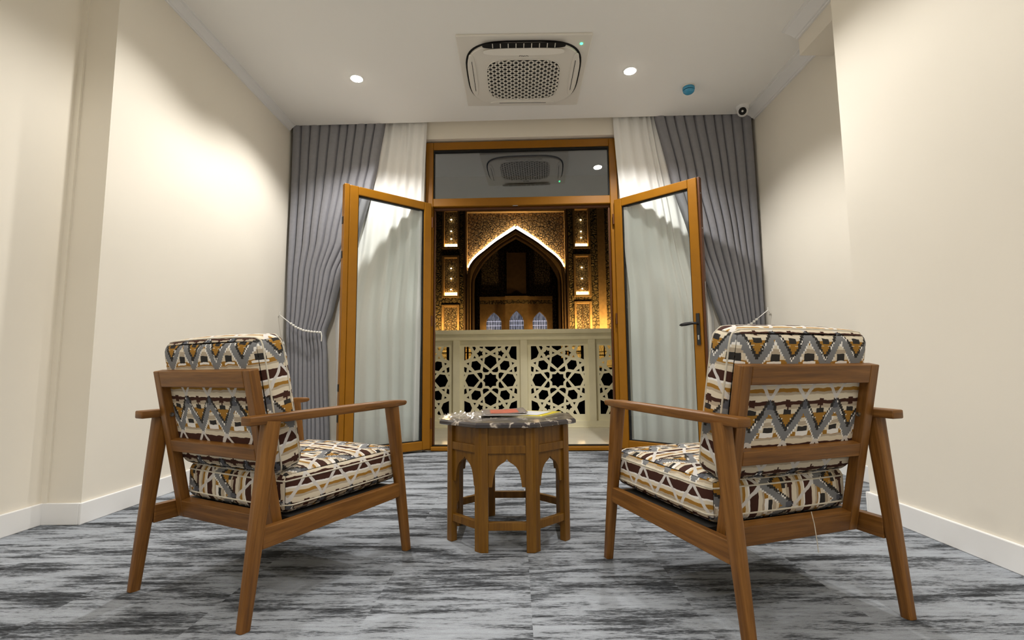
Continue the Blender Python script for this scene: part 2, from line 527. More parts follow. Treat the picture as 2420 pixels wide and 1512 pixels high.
def board(name, parts, label):
    mb = MB()
    for b in parts: mb.box(*b)
    return tag(mb.build(name, 'trim', bevel=.004), label, 'baseboard', kind='structure')
board('baseboard_left', [(XL0, XL0 + .014, Y0, YL, 0, .105), (XL0, XL1, YL - .014, YL, 0, .105), (XL1, XL1 + .014, YL - .014, 4.5, 0, .105)], 'white baseboard along the left wall')
board('baseboard_right', [(XR0 - .014, XR0, Y0, YR, 0, .105), (XR0 - .014, 1.90, YR, YR + .014, 0, .105), (XR1 - .014, XR1, YR, 4.45, 0, .105)], 'white baseboard along the right wall')
mb = MB(); bbox_(mb, -2.1, -1.2, -.014, 0, 0, .105); bbox_(mb, DU1 + .02, 2.25, -.014, 0, 0, .105)
tag(mb.build('baseboard_back', 'trim'), 'white baseboard under the curtains', 'baseboard', kind='structure')

# ------------------------------------------------------------------ balcony door: fixed frame, transom, leaves
fr = empty('door_1', back(0, 0, 0), KB)
tag(fr, 'golden oak door frame with a fixed glass transom above the opening', 'door frame', kind='structure')
FW0, FW1 = .035, .115                      # frame depth range
FO0, FO1, FT = -0.868, 0.990, 2.968        # outer
FI0, FI1 = -0.795, 0.918                   # inner opening
HB, HT = 2.318, 2.398                      # transom bar
def fbox(name, u0, u1, z0, z1, w0=FW0, w1=FW1, mat='oakpvc', parent=fr, bevel=.006):
    return MB().box(u0, u1, w0, w1, z0, z1).build(name, mat, parent, bevel=bevel)
fbox('jamb', FO0, FI0, 0, FT); fbox('jamb', FI1, FO1, 0, FT)
fbox('head', FI0, FI1, 2.892, FT); fbox('transom_bar', FI0, FI1, HB, HT)
fbox('threshold', FI0, FI1, 0, .035, .0, .115)
fbox('threshold_strip', FI0, FI1, .035, .042, .05, .112, 'gasket', bevel=0)
fbox('gasket', FI0, FI0 + .010, HT, 2.892, .05, .10, 'gasket', bevel=0); fbox('gasket', FI1 - .010, FI1, HT, 2.892, .05, .10, 'gasket', bevel=0)
fbox('gasket', FI0, FI1, 2.876, 2.892, .045, .10, 'gasket', bevel=0)
fbox('door_stop', FI0, FI1, HB - .025, HB, .075, .115, 'oakdark'); fbox('door_stop', FI0, FI0 + .018, .042, HB - .025, .075, .115, 'oakdark'); fbox('door_stop', FI1 - .018, FI1, .042, HB - .025, .075, .115, 'oakdark')
fbox('transom_pane', FI0 + .010, FI1 - .010, HT, 2.876, .068, .080, 'tglass', bevel=0)
partlabel(fbox('latch_plate', -.02, .03, HB - .006, HB, .04, .06, 'steel', bevel=0), 'small steel keep')

def leaf(name, hinge, free, label, astragal, handle, flip):
    h, f = Vector(hinge), Vector(free)
    d = f - h
    W = d.length
    ang = math.atan2(d.y, d.x)
    e = empty(name, (h.x, h.y, 0), ang)
    tag(e, label, 'door', kind='structure')
    z0, z1 = .018, 2.338
    T = .062
    # local: x along the leaf from the hinge, y = thickness; `flip` is the side that faces the room
    ya, yb = (-T, 0) if flip > 0 else (0, T)
    fwid = .078
    def b(nm, x0, x1, za, zb, y0=ya, y1=yb, mat='oakpvc', bevel=.006, parent=e):
        return MB().box(x0, x1, y0, y1, za, zb).build(nm, mat, parent, bevel=bevel)
    we = W - (.046 if astragal else 0)
    b('stile', 0, fwid, z0, z1); b('stile', we - fwid, we, z0, z1)
    b('rail', fwid, we - fwid, z1 - fwid, z1); b('rail', fwid, we - fwid, z0, z0 + fwid)
    gy = (ya + yb) / 2
    b('pane', fwid, we - fwid, z0 + fwid, z1 - fwid, gy - .012, gy + .012, 'glass', 0)
    for (x0, x1, za, zb) in ((fwid, fwid + .008, z0 + fwid, z1 - fwid), (we - fwid - .008, we - fwid, z0 + fwid, z1 - fwid), (fwid, we - fwid, z1 - fwid - .008, z1 - fwid), (fwid, we - fwid, z0 + fwid, z0 + fwid + .006)):
        b('gasket', x0, x1, za, zb, ya + .014, yb - .014, 'gasket', 0)
    room = yb if flip > 0 else ya       # face seen from the room
    s = 1 if flip > 0 else -1
    if astragal:
        b('astragal', we + .002, W, z0 + .005, z1 + .004, ya + .006, yb)
        for zz in (2.02, 1.72, .60, .35):
            b('bolt_keep', W, W + .006, zz - .03, zz + .03, gy - .01, gy + .01, 'black', 0)
    else:
        b('edge_rebate', W, W + .020, z0, z1 + .004, (ya if flip > 0 else ya + .016), (yb - .016 if flip > 0 else yb), 'oakdark', .003)
        b('lock_strip', W + .020, W + .022, .75, 1.45, gy - .006 - s * .008, gy + .008 - s * .008, 'steel', 0)
        for zz in (2.2, 1.9): b('screw', W + .020, W + .0225, zz - .006, zz + .006, gy - .006, gy + .006, 'steel', 0)
    for zz in (.25, 1.2, 2.15):
        MB().lathe([(.009, -.05), (.009, .05)], (-.006, room + s * .002, zz), 10).build('hinge', 'oakdark', e, smooth=True)
    if handle:
        xh = W - .036
        p = MB().bar((xh, room + s * .006, .925), (xh, room + s * .006, 1.185), .030, .012, n=12).build('handle_plate', 'black', e, smooth=True)
        MB().tube([(xh, room, 1.10), (xh, room + s * .045, 1.10)], .010, 10).build('handle_spindle', 'black', p, smooth=True)
        MB().tube([(xh + .006, room + s * .048, 1.10), (xh - .03, room + s * .052, 1.103), (xh - .085, room + s * .052, 1.098), (xh - .125, room + s * .050, 1.094), (xh - .140, room + s * .049, 1.093)], [.010, .012, .015, .012, .004], 12).build('lever', 'black', p, smooth='all')
        MB().box(xh - .007, xh + .007, room + s * .010 - .004, room + s * .010 + .006, .965, 1.005).build('lock_cylinder', 'steel', p, bevel=.003)
    return e
leaf('door_2', (-.798, 4.572), (-1.449, 4.030), 'left glazed door leaf in golden oak frame, swung open into the room', True, False, 1)
leaf('door_3', (.944, 4.530), (1.528, 3.990), 'right glazed door leaf with black lever handle, swung open into the room', False, True, -1)

# ------------------------------------------------------------------ balcony
mb = MB(); bbox_(mb, -3.2, 3.3, .28, 2.2, -.25, -.004)
bf = mb.build('floor_balcony', 'tile')
tag(bf, 'pale tiled balcony floor beyond the door', 'floor', kind='structure')
tw = 0.6
t_me = None
for i in range(-3, 4):
    for j in range(3):
        mbt = MB().box(-.297, .297, -.297, .297, 0, .004)
        if t_me is None:
            t_me = mbt.mesh('floor_tile'); t_me.materials.append(MAT['tile'])
        o = bpy.data.objects.new('floor_tile', t_me); col.objects.link(o); o.parent = bf
        o.location = back(.2 + i * tw, .60 + j * tw, -.004); o.rotation_euler = (0, 0, KB)

rail = empty('balcony_railing', back(0, 1.80, 0), KB)
tag(rail, 'ivory balcony railing with star-lattice panels', 'railing')
PC = [-2.155, -1.265, -.385, .485, 1.365, 2.245]
MB().box(-2.9, 3.0, -.06, .10, 1.195, 1.252).build('top_rail', 'railpaint', rail, bevel=.008)
MB().box(-2.9, 3.0, -.03, .07, 1.118, 1.196).build('cap_moulding', 'railpaint', rail, bevel=.004)
MB().box(-2.9, 3.0, -.03, .07, 0, .082).build('bottom_rail', 'railpaint', rail, bevel=.004)
MB().box(-2.9, 3.0, -.05, .09, 0, .018).build('plinth', 'railpaint', rail, bevel=.003)
for k in range(len(PC) + 1):
    xc = (PC[k - 1] + PC[k]) / 2 if 0 < k < len(PC) else (PC[0] - .44 if k == 0 else PC[-1] + .44)
    MB().box(xc - .045, xc + .045, -.025, .065, .08, 1.12).build('post', 'railpaint', rail, bevel=.005)
# lattice panel: a plate with star-pattern holes, filled by a 2-D curve and turned into a mesh
def sym(poly, sx=True, sy=True):
    out = [poly]
    if sx: out += [[(-x, y) for x, y in p] for p in list(out)]
    if sy: out += [[(x, -y) for x, y in p] for p in list(out)]
    return out
holes = []
q1 = [(0, 130), (38, 94), (94, 94), (94, 38), (130, 0)]
star = q1 + [(94, -38), (94, -94), (38, -94), (0, -130), (-38, -94), (-94, -94), (-94, -38), (-130, 0), (-94, 38), (-94, 94), (-38, 94)]
holes.append(star)
holes += sym([(0, 428), (92, 380), (107, 288), (0, 192), (-107, 288), (-92, 380)], False, True)
holes += sym([(428, 0), (378, 98), (285, 110), (190, 0), (285, -110), (378, -98)], True, False)
for P_ in ([(158, 262), (230, 332), (315, 318), (327, 235), (268, 165), (175, 180)],
           [(122, 232), (18, 162), (46, 138), (92, 135), (122, 142), (134, 172)],
           [(232, 122), (162, 18), (138, 46), (135, 92), (142, 122), (172, 134)],
           [(130, 378), (178, 366), (135, 322)],
           [(368, 182), (310, 147), (368, 138)],
           [(40, 455), (86, 476), (86, 434)],
           [(360, 306), (408, 288), (370, 258)],
           [(433, 100), (447, 104), (447, 62)],
           [(245, 376), (292, 374), (270, 420)],
           [(245, 545), (262, 572), (312, 572), (272, 498)],
           [(122, 572), (186, 572), (184, 556), (132, 538)],
           [(358, 572), (445, 572), (445, 338), (348, 380), (312, 460)],
           [(447, 232), (398, 212), (412, 132), (447, 150)],
           [(180, 512), (198, 480), (236, 456), (206, 428), (196, 392), (164, 420), (128, 424), (140, 458), (130, 494), (162, 486)]):
    holes += sym(P_)
holes += sym([(-100, 572), (100, 572), (75, 535), (0, 490), (-75, 535)], False, True)
S = .345 / 450
cv = bpy.data.curves.new('lattice_panel', 'CURVE'); cv.dimensions = '2D'; cv.fill_mode = 'BOTH'; cv.extrude = .006
def spl(pts):
    sp = cv.splines.new('POLY'); sp.points.add(len(pts) - 1)
    for p, (x, y) in zip(sp.points, pts): p.co = (x, y, 0, 1)
    sp.use_cyclic_u = True
spl([(-.398, -.525), (.398, -.525), (.398, .525), (-.398, .525)])
for h in holes: spl([(x * S, y * S * (.44 / .4408)) for x, y in h])
tmp = bpy.data.objects.new('lattice_tmp', cv); col.objects.link(tmp)
bpy.context.view_layer.update()
lat_me = bpy.data.meshes.new_from_object(tmp.evaluated_get(bpy.context.evaluated_depsgraph_get()))
bpy.data.objects.remove(tmp)
lat_me.name = 'lattice_panel'
lat_me.transform(Matrix.Rotation(R_(90), 4, 'X'))
lat_me.materials.clear(); lat_me.materials.append(MAT['railpaint'])
for xc in PC:
    o = bpy.data.objects.new('lattice_panel', lat_me); col.objects.link(o); o.parent = rail
    o.location = (xc, .02, .6)

bl = empty('balcony_fill_lamp', back(.05, .28, 3.12), KB)  # unseen lamp, added to brighten the railing and the balcony floor
tag(bl, 'unseen lamp added above the balcony door to brighten the railing', 'lamp')
MB().box(-.10, .10, 0, .05, -.05, .05).build('housing', 'black', bl, bevel=.008)
MB().box(-.08, .08, .05, .075, -.035, .035).build('diffuser', 'bulb', bl, bevel=.006)
Lb = bpy.data.lights.new('balcony_fill_light', 'POINT'); Lb.energy = 26; Lb.color = (1.0, .88, .66); Lb.shadow_soft_size = .05
lbo = bpy.data.objects.new('balcony_fill_light', Lb); col.objects.link(lbo); lbo.parent = bl; lbo.location = (0, .16, 0)

# ------------------------------------------------------------------ courtyard facade (about 25 m beyond the railing)
FY = 30.0
fac = empty('portal_facade', (0, FY, -4.0))
tag(fac, 'floodlit brick portal with a pointed arch across the courtyard', 'building')
AX = 0.05
def fb(name, x0, x1, y0, y1, z0, z1, mat='stone', parent=fac, bevel=0):
    return MB().box(x0, x1, y0, y1, z0 + 4, z1 + 4).build(name, mat, parent, bevel=bevel)
outer = [(0, 9.5), (.68, 9.07), (1.29, 8.67), (1.88, 8.2), (2.55, 7.65), (2.93, 7.1), (3.03, 6.5), (3.06, 5.9)]
inner = [(0, 9.0), (.95, 8.42), (1.9, 7.6), (2.45, 6.75), (2.66, 6.2), (2.70, 5.7)]
def smooth_curve(pts, n=6):
    out = []
    for i in range(len(pts) - 1):
        p0 = pts[max(i - 1, 0)] if i > 0 else pts[0]; p1 = pts[i]; p2 = pts[i + 1]; p3 = pts[min(i + 2, len(pts) - 1)]
        for k in range(n):
            t = k / n
            out.append(tuple(.5 * (2 * b + (c - a) * t + (2 * a - 5 * b + 4 * c - d) * t * t + (3 * b - a - 3 * c + d) * t ** 3) for a, b, c, d in zip(p0, p1, p2, p3)))
    out.append(pts[-1])
    return out
oc, ic = smooth_curve(outer), smooth_curve(inner)
def arch_band(lo, hi, y0, y1, name, mat, zbot=-4.0):
    """band between two half curves, both sides"""
    mb = MB()
    for s in (-1, 1):
        A = [(AX + s * x, z + 4) for x, z in lo] + [(AX + s * lo[-1][0], zbot + 4)]
        B = [(AX + s * x, z + 4) for x, z in hi] + [(AX + s * hi[-1][0], zbot + 4)]
        n = max(len(A), len(B))
        def res(P):
            L = [0]
            for a, b in zip(P, P[1:]): L.append(L[-1] + math.dist(a, b))
            r = []
            for k in range(n * 2):
                t = L[-1] * k / (n * 2 - 1); i = 0
                while i < len(P) - 2 and L[i + 1] < t: i += 1
                f = (t - L[i]) / max(1e-9, L[i + 1] - L[i])
                r.append((P[i][0] + (P[i + 1][0] - P[i][0]) * f, P[i][1] + (P[i + 1][1] - P[i][1]) * f))
            return r
        a, b = res(A), res(B)
        for k in range(len(a) - 1):
            q = [a[k], a[k + 1], b[k + 1], b[k]]
            V = [(x, y0, z) for x, z in q] + [(x, y1, z) for x, z in q]
            mb.add(V, [(0, 1, 2, 3), (7, 6, 5, 4), (0, 4, 5, 1), (1, 5, 6, 2), (2, 6, 7, 3), (3, 7, 4, 0)])
    return mb.build(name, mat, fac)
def lerpc(a, b, t):
    n = 40
    def res(P):
        L = [0]
        for p, q in zip(P, P[1:]): L.append(L[-1] + math.dist(p, q))
        r = []
        for k in range(n):
            d = L[-1] * k / (n - 1); i = 0
            while i < len(P) - 2 and L[i + 1] < d: i += 1
            f = (d - L[i]) / max(1e-9, L[i + 1] - L[i])
            r.append((P[i][0] + (P[i + 1][0] - P[i][0]) * f, P[i][1] + (P[i + 1][1] - P[i][1]) * f))
        return r
    A, B = res(a), res(b)
    return [(p[0] + (q[0] - p[0]) * t, p[1] + (q[1] - p[1]) * t) for p, q in zip(A, B)]
c3, c6 = lerpc(ic, oc, .35), lerpc(ic, oc, .7)
arch_band(ic, c3, -.02, .5, 'arch_moulding', 'stonedark')
arch_band(c3, c6, -.10, .5, 'arch_moulding', 'stone')
arch_band(c6, oc, -.16, .5, 'arch_moulding', 'stonedark')
# spandrel above the arch, carved
mb = MB()
top = [(x, 10.62) for x, z in oc]
for s in (-1, 1):
    for k in range(len(oc) - 1):
        q = [oc[k], oc[k + 1], (oc[k + 1][0], 10.62), (oc[k][0], 10.62)]
        if abs(q[0][0] - q[1][0]) < 1e-4: continue
        V = [(AX + s * x, .22, z + 4) for x, z in q] + [(AX + s * x, .5, z + 4) for x, z in q]
        mb.add(V, [(0, 1, 2, 3), (7, 6, 5, 4), (0, 4, 5, 1), (1, 5, 6, 2), (2, 6, 7, 3), (3, 7, 4, 0)])
partlabel(mb.build('spandrel', 'carved', fac), 'carved spandrel above the lit arch')
# the cove light lying behind the lip of the arch
mb = MB()
for s in (-1, 1):
    pts = [(AX + s * x * 1.0, z) for x, z in oc if z > 7.0]
    mb2 = []
    for x, z in pts: mb2.append((x, .10, z + 4.10))
    mb.tube(mb2, [.17 - .09 * (k / len(mb2)) for k in range(len(mb2))], 6)
partlabel(mb.build('cove_light', 'cove', fac), 'warm white light strip along the arch')
# portal frame
for s in (-1, 1):
    xs = sorted((AX + s * 3.06, AX + s * 3.14)); fb('frame_moulding', xs[0], xs[1], -.12, .5, -4, 10.62)
    xs = sorted((AX + s * 3.14, AX + s * 3.26)); fb('frame_moulding', xs[0], xs[1], -.22, .5, -4, 10.95, 'stonedark')
fb('frame_moulding', AX - 3.14, AX + 3.14, -.12, .5, 10.62, 10.70); fb('frame_moulding', AX - 3.26, AX + 3.26, -.2, .5, 10.70, 10.95, 'stonedark')
fb('parapet', -8, 8, .1, 1.0, 10.95, 13.0, 'stonedark')
# piers with three stacked niches each
def pier(s, x0, x1, zz):
    w = 1 if s > 0 else -1
    xa, xb = (AX + 3.26, 5.15) if s > 0 else (-5.05, AX - 3.26)
    # pier field is built around the niches
    fb('pier_strip', xa, x0 - .12, 0, .5, -4, 10.95, 'brickband'); fb('pier_strip', x1 + .12, xb, 0, .5, -4, 10.95, 'brickband')
    prev = -4
    for i, (z0, z1, lit) in enumerate(sorted(zz)):
        fb('pier_course', x0 - .12, x1 + .12, .02, .5, prev, z0 - .14, 'brickband')
        prev = z1 + .14
        # frame of four bars
        n = MB().box(x0 - .14, x0, -.06, .3, z0 + 4 - .14, z1 + 4 + .14).box(x1, x1 + .14, -.06, .3, z0 + 4 - .14, z1 + 4 + .14).box(x0, x1, -.06, .3, z0 + 4 - .14, z0 + 4).box(x0, x1, -.06, .3, z1 + 4, z1 + 4 + .14).build('niche_frame', 'stone', fac, bevel=.02)
        MB().box(x0, x1, .30, .5, z0 + 4, z1 + 4).build('niche_screen', 'carvedfine', n)
        if lit:
            MB().box(x0 + .03, x1 - .03, .20, .29, z0 + 4 + .01, z0 + 4 + .22).build('niche_light', 'nichelight', n)
            for zb in lit:
                MB().lathe([(.02, -.03), (.05, -.02), (.045, .02), (.02, .04)], ((x0 + x1) / 2, .2, z0 + 4 + zb), 8).build('niche_lamp', 'bulb', n)
        else:
            MB().box((x0 + x1) / 2 - .02, (x0 + x1) / 2 + .02, .26, .30, z0 + 4, z1 + 4).build('door_seam', 'stonedark', n)
    fb('pier_course', x0 - .12, x1 + .12, .02, .5, prev, 10.95, 'brickband')
pier(-1, -4.45, -3.62, [(8.42, 10.75, (.55, 1.05, 1.8)), (5.33, 7.72, (.4, 1.1, 1.75)), (1.2, 4.62, None)])
pier(1, 3.76, 4.58, [(8.36, 10.75, (.6, 1.0, 1.75)), (5.30, 7.72, (.4, 1.05, 1.75)), (1.2, 4.75, None)])
# outer flat strips
fb('wall', 5.15, 5.62, -.05, .5, -4, 10.95, 'stone'); fb('wall', 5.62, 5.92, .05, .5, -4, 10.95, 'brickband'); fb('wall', 5.92, 9, -.1, .5, -4, 10.95, 'stone')
fb('wall', -5.45, -5.05, -.05, .5, -4, 10.95, 'stone'); fb('wall', -5.75, -5.45, .05, .5, -4, 10.95, 'brickband'); fb('wall', -9, -5.75, -.1, .5, -4, 10.95, 'stone')
fb('cornice', 5.92, 9, -.3, -.1, 9.6, 9.9, 'stone'); fb('cornice', 5.92, 9, -.35, -.1, 9.0, 9.1, 'stone')
# the recess behind the arch
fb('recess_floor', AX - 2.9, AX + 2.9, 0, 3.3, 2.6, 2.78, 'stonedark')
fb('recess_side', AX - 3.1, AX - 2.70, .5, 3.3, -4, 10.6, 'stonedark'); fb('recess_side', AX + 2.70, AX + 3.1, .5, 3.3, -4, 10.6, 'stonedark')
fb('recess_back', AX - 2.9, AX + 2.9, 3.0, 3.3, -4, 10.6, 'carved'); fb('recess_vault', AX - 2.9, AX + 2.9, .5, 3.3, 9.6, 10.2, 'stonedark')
# inner storey: three pointed openings, a green tile band and a ledge
k = 31.2 / 30.0
def sc(v, c=0): return v * k
def pz(z): return .74 + (z - .74) * k
IY = 1.2
def arch_poly(x0, x1, z0, z1):
    m = (x0 + x1) / 2; h = (x1 - x0) / 2
    zs = z0 + (z1 - z0) * .52
    pts = [(x0, z0), (x1, z0), (x1, zs)]
    for t in (.35, .65, .85): pts.append((m + h * (1 - t ** 1.6), zs + (z1 - zs) * t ** .9))
    pts.append((m, z1))
    for t in (.85, .65, .35): pts.append((m - h * (1 - t ** 1.6), zs + (z1 - zs) * t ** .9))
    pts.append((x0, zs))
    return pts
ops = [(-1.833, -.892, 4.28), (-.396, .49, 4.34), (1.037, 1.946, 4.29)]
xs_edges = [-2.22, -.64, .76, 2.27]
for i, (x0, x1, zt) in enumerate(ops):
    X0, X1, Z0, Z1 = sc(x0), sc(x1), pz(3.0), pz(zt)
    e0, e1 = sc(xs_edges[i]), sc(xs_edges[i + 1])
    yy = IY - (.25 if i == 1 else 0)
    ap = arch_poly(X0, X1, Z0, Z1)
    m = (X0 + X1) / 2
    mb = MB()
    # bay wall around the arch: left / right piers and the pieces above the curve
    mb.box(e0, X0, yy, yy + .5, 0, pz(4.75) + 4).box(X1, e1, yy, yy + .5, 0, pz(4.75) + 4).box(X0, X1, yy, yy + .5, 0, Z0 + 4)
    cur = ap[2:]
    for a, b in zip(cur, cur[1:]):
        if abs(a[0] - b[0]) < 1e-5: continue
        q = [a, b, (b[0], pz(4.75)), (a[0], pz(4.75))]
        V = [(x, yy, z + 4) for x, z in q] + [(x, yy + .5, z + 4) for x, z in q]
        mb.add(V, [(0, 1, 2, 3), (7, 6, 5, 4), (0, 4, 5, 1), (1, 5, 6, 2), (2, 6, 7, 3), (3, 7, 4, 0)])
    bay = mb.build('inner_bay', 'stone', fac)
    t = NT('lit_interior_glass')
    p = t.coord('Object')
    st = t.noise(t.mapping(p, (14, 1, 3)), 1, 2)
    em = t.ramp(st, [(.35, srgb(66, 67, 76)), (.6, srgb(122, 122, 132))])
    t.base(srgb(20, 20, 24), .2)
    t.put(em, t.b.inputs['Emission Color']); t.b.inputs['Emission Strength'].default_value = .62
    win = MB().prism(ap, yy + .42, yy + .46, lambda u, v, a: (u, a, v + 4)).build('arched_window', t.m, bay)
    fbm = MB()
    for kx in range(1, 6): fbm.box(X0 + (X1 - X0) * kx / 6 - .012, X0 + (X1 - X0) * kx / 6 + .012, yy + .36, yy + .42, Z0 + 4, pz(3.25) + 4.55)
    for zz in (3.45, 3.72): fbm.box(X0, X1, yy + .36, yy + .42, pz(zz) + 4 - .02, pz(zz) + 4 + .02)
    partlabel(fbm.build('window_bars', glow('glowing_bars', (190, 192, 210), .5), bay), 'pale bars with a glow of their own in the arched window')  # light on the bars is put into their material as emission
    fb('tile_band', e0, e1, yy - .06, yy + .4, pz(4.75), pz(5.0), 'brickband'); fb('ledge', e0, e1, yy - .2, yy + .4, pz(5.0), pz(5.2), 'stone')
    fb('upper_panel', e0 + .1, e1 - .1, yy + .25, yy + .5, pz(5.2), pz(8.2 if i != 1 else 8.0), 'carvedfine' if i != 1 else 'stonedark')
# ground storey glimpsed through the lattice: dark, with lit shop windows at both ends
fb('plinth_course', -9, 9, -.12, 0, -4, 2.66, 'night')
fb('light_block_slab', -9, 9, -1.4, 0, 2.66, 2.78, 'stonedark')  # slab added to keep the uplights off the ground storey below
for (x0, x1, z0, z1) in ((-5.3, -4.25, 1.25, 2.3), (-3.5, -2.75, 1.35, 2.2), (2.75, 3.95, 1.4, 2.2), (4.75, 6.0, .8, 2.3)):
    s_ = fb('shop_window', x0, x1, -.12, -.07, z0, z1, 'shopglow')
    MB().box(x0 - .05, x1 + .05, -.2, -.12, (z0 + z1) / 2 + 3.97, (z0 + z1) / 2 + 4.03).box((x0 + x1) / 2 - .03, (x0 + x1) / 2 + .03, -.2, -.12, z0 + 4, z1 + 4).build('glazing_bar', 'stonedark', s_)
gr = MB().box(-40, 40, 6.6, 45, -4.3, -4.0).build('ground', 'night')
tag(gr, 'dark paved courtyard far below the balcony', 'ground', kind='structure')
# uplights standing at the foot of the facade
def uplight(x, y, z, power, rgb, label, name='uplight', size=.25):
    e = empty(name, (x, y, z))
    tag(e, label, 'lamp', 'courtyard uplights')
    MB().lathe([(.10, -.14), (.12, -.02), (.11, 0)], (0, 0, 0), 12).build('housing', 'black', e)
    MB().box(-.09, .09, -.09, .09, -.14, -.12).build('foot_plate', 'black', e)
    L = bpy.data.lights.new('uplight_light', 'POINT'); L.energy = power; L.color = rgb; L.shadow_soft_size = size
    lo = bpy.data.objects.new('uplight_light', L); col.objects.link(lo); lo.parent = e; lo.location = (0, 0, .3)
AMB = (1.0, .68, .32)
uplight(-4.05, 29.1, 2.92, 130, AMB, 'uplight at the foot of the left pier across the courtyard')
uplight(4.2, 29.1, 2.92, 210, AMB, 'uplight at the foot of the right pier across the courtyard')
uplight(5.9, 29.0, 2.92, 130, AMB, 'uplight at the far right corner across the courtyard')
uplight(-1.75, 30.72, 2.92, 9, AMB, 'uplight below the left inner arch across the courtyard')
uplight(1.35, 30.72, 2.92, 12, AMB, 'uplight below the right inner arch across the courtyard')

# ------------------------------------------------------------------ downlights
def downlight(x, y, label, power=LAMP_POWER):
    e = empty('downlight', (x, y, CZ))
    tag(e, label, 'lamp', 'recessed ceiling downlights')
    MB().lathe([(.045, -.002), (.047, -.006), (.058, -.004), (.060, 0)], (0, 0, 0), 32).build('trim_ring', 'trim', e, smooth=True)
    MB().lathe([(.044, -.0045), (.044, -.0075)], (0, 0, 0), 32).build('lens', 'lamp', e)
    L = bpy.data.lights.new('downlight_beam', 'SPOT'); L.energy = power; L.color = (1.0, .972, .925)
    L.spot_size = R_(130); L.spot_blend = .48; L.shadow_soft_size = .04
    lo = bpy.data.objects.new('downlight_beam', L); col.objects.link(lo); lo.parent = e; lo.location = (0, 0, -.03)
    return e
downlight(-1.266, 3.721, 'round ceiling downlight left of the air conditioner')
downlight(.927, 3.670, 'round ceiling downlight right of the air conditioner')
for y, nm, pw in ((2.62, 'in the row above the chairs', 51), (1.5, 'in the row before the camera', 24), (.35, 'in the row above the camera', 28), (-1.0, 'in the rearmost row', 56)):
    downlight(-1.266, y, 'round ceiling downlight on the left ' + nm, pw); downlight(.927, y, 'round ceiling downlight on the right ' + nm, pw)

# ------------------------------------------------------------------ air conditioner cassette
ac = empty('air_conditioner', (.078, 3.675, CZ))
tag(ac, 'white ceiling cassette air conditioner with round-cornered grille', 'air conditioner')
def squircle(a, b, n=4.0, m=64):
    out = []
    for i in range(m):
        t = 2 * math.pi * i / m
        c, s = math.cos(t), math.sin(t)
        out.append((a * math.copysign(abs(c) ** (2 / n), c), b * math.copysign(abs(s) ** (2 / n), s)))
    return out
def sqprism(a, b, n, z0, z1, name, mat, parent=ac, bevel=.004):
    return MB().prism(squircle(a, b, n), z0, z1, lambda u, v, w: (u, v, w)).build(name, mat, parent, bevel=bevel, smooth=True, angle=35)
MB().box(-.485, .485, -.46, .46, -.018, 0).build('fascia_plate', 'acwhite', ac, bevel=.006)
sqprism(.445, .41, 3.6, -.022, -.017, 'shadow_gap', 'acdark', bevel=0)
sqprism(.432, .397, 3.6, -.040, -.020, 'inner_panel', 'acwhite')
# louvres on four sides
def louvre(cx, cy, w, d, open_, rz):
    e = MB().prism(squircle(w, d, 3.0, 40), -.046, -.036, lambda u, v, a: (u, v, a)).build('louvre', 'acwhite', ac, smooth=True, angle=35, bevel=.003)
    e.location = (cx, cy, 0); e.rotation_euler = (0, 0, rz)
    MB().box(-w * .72, w * .72, -.004, .000, -.0475, -.0455).build('louvre_groove', 'acdark', e)
    return e
# near louvre is open: dark slot with vanes, flap tilted down
MB().prism(squircle(.30, .030, 4, 40), -.0435, -.0385, lambda u, v, a: (u, v - .386, a)).build('air_slot', 'acdark', ac)
for i in range(9): MB().box(-.225 + i * .056 - .003, -.225 + i * .056 + .003, -.412, -.366, -.046, -.0425).build('vane', 'acwhite', ac)
fl = MB().prism(squircle(.295, .026, 3, 40), -.004, .004, lambda u, v, a: (u, v, a)).build('louvre', 'acwhite', ac, smooth=True, angle=35)
fl.location = (0, -.340, -.056); fl.rotation_euler = (R_(-28), 0, 0)
louvre(-.392, -.02, .27, .028, False, R_(90)); louvre(.392, -.02, .27, .028, False, R_(-90)); louvre(0, .365, .28, .024, False, 0)
# return-air grille: recessed dark field under diagonal bars
MB().prism(squircle(.285, .265, 4.5), -.0425, -.0395, lambda u, v, a: (u, v + .04, a)).build('grille_backing', 'acdark', ac)
mb = MB()
A_, B_ = .283, .263
def clip(c, sgn):
    # segment of line v = sgn*u*0.92 + c inside the squircle
    pts = [u for u in [(-A_ + 2 * A_ * i / 240) for i in range(241)] if (abs(u) / A_) ** 4.5 + (abs(sgn * u * .92 + c) / B_) ** 4.5 <= 1]
    return (min(pts), max(pts)) if len(pts) > 3 else None
for sgn in (1, -1):
    for i in range(-10, 11):
        c = i * .052
        r = clip(c, sgn)
        if r: mb.bar((r[0], sgn * r[0] * .92 + c + .04, -.0465), (r[1], sgn * r[1] * .92 + c + .04, -.0465), 0.010, .006, side=(0.7, -.7 * sgn, 0))
g = mb.build('grille_bars', 'acwhite', ac); g['kind'] = 'stuff'
rim = MB().tube([(u, v + .04, -.0425) for u, v in squircle(.287, .267, 4.5, 64)] + [(.287, .04, -.0425)], .004, 6).build('grille_rim', 'acwhite', ac, smooth=True)
MB().lathe([(.010, -.021), (.010, -.018)], (.415, -.365, 0), 12).build('status_light', 'green', ac)
fc = bpy.data.curves.new('maker_mark', 'FONT'); fc.body = 'AUX'; fc.size = .034; fc.extrude = .0006; fc.align_x = 'CENTER'
to = bpy.data.objects.new('maker_mark_tmp', fc); col.objects.link(to)
bpy.context.view_layer.update()
tm = bpy.data.meshes.new_from_object(to.evaluated_get(bpy.context.evaluated_depsgraph_get())); bpy.data.objects.remove(to)
tm.materials.clear(); tm.materials.append(MAT['acdark'])
tm.transform(Matrix.Rotation(R_(180), 4, 'X'))
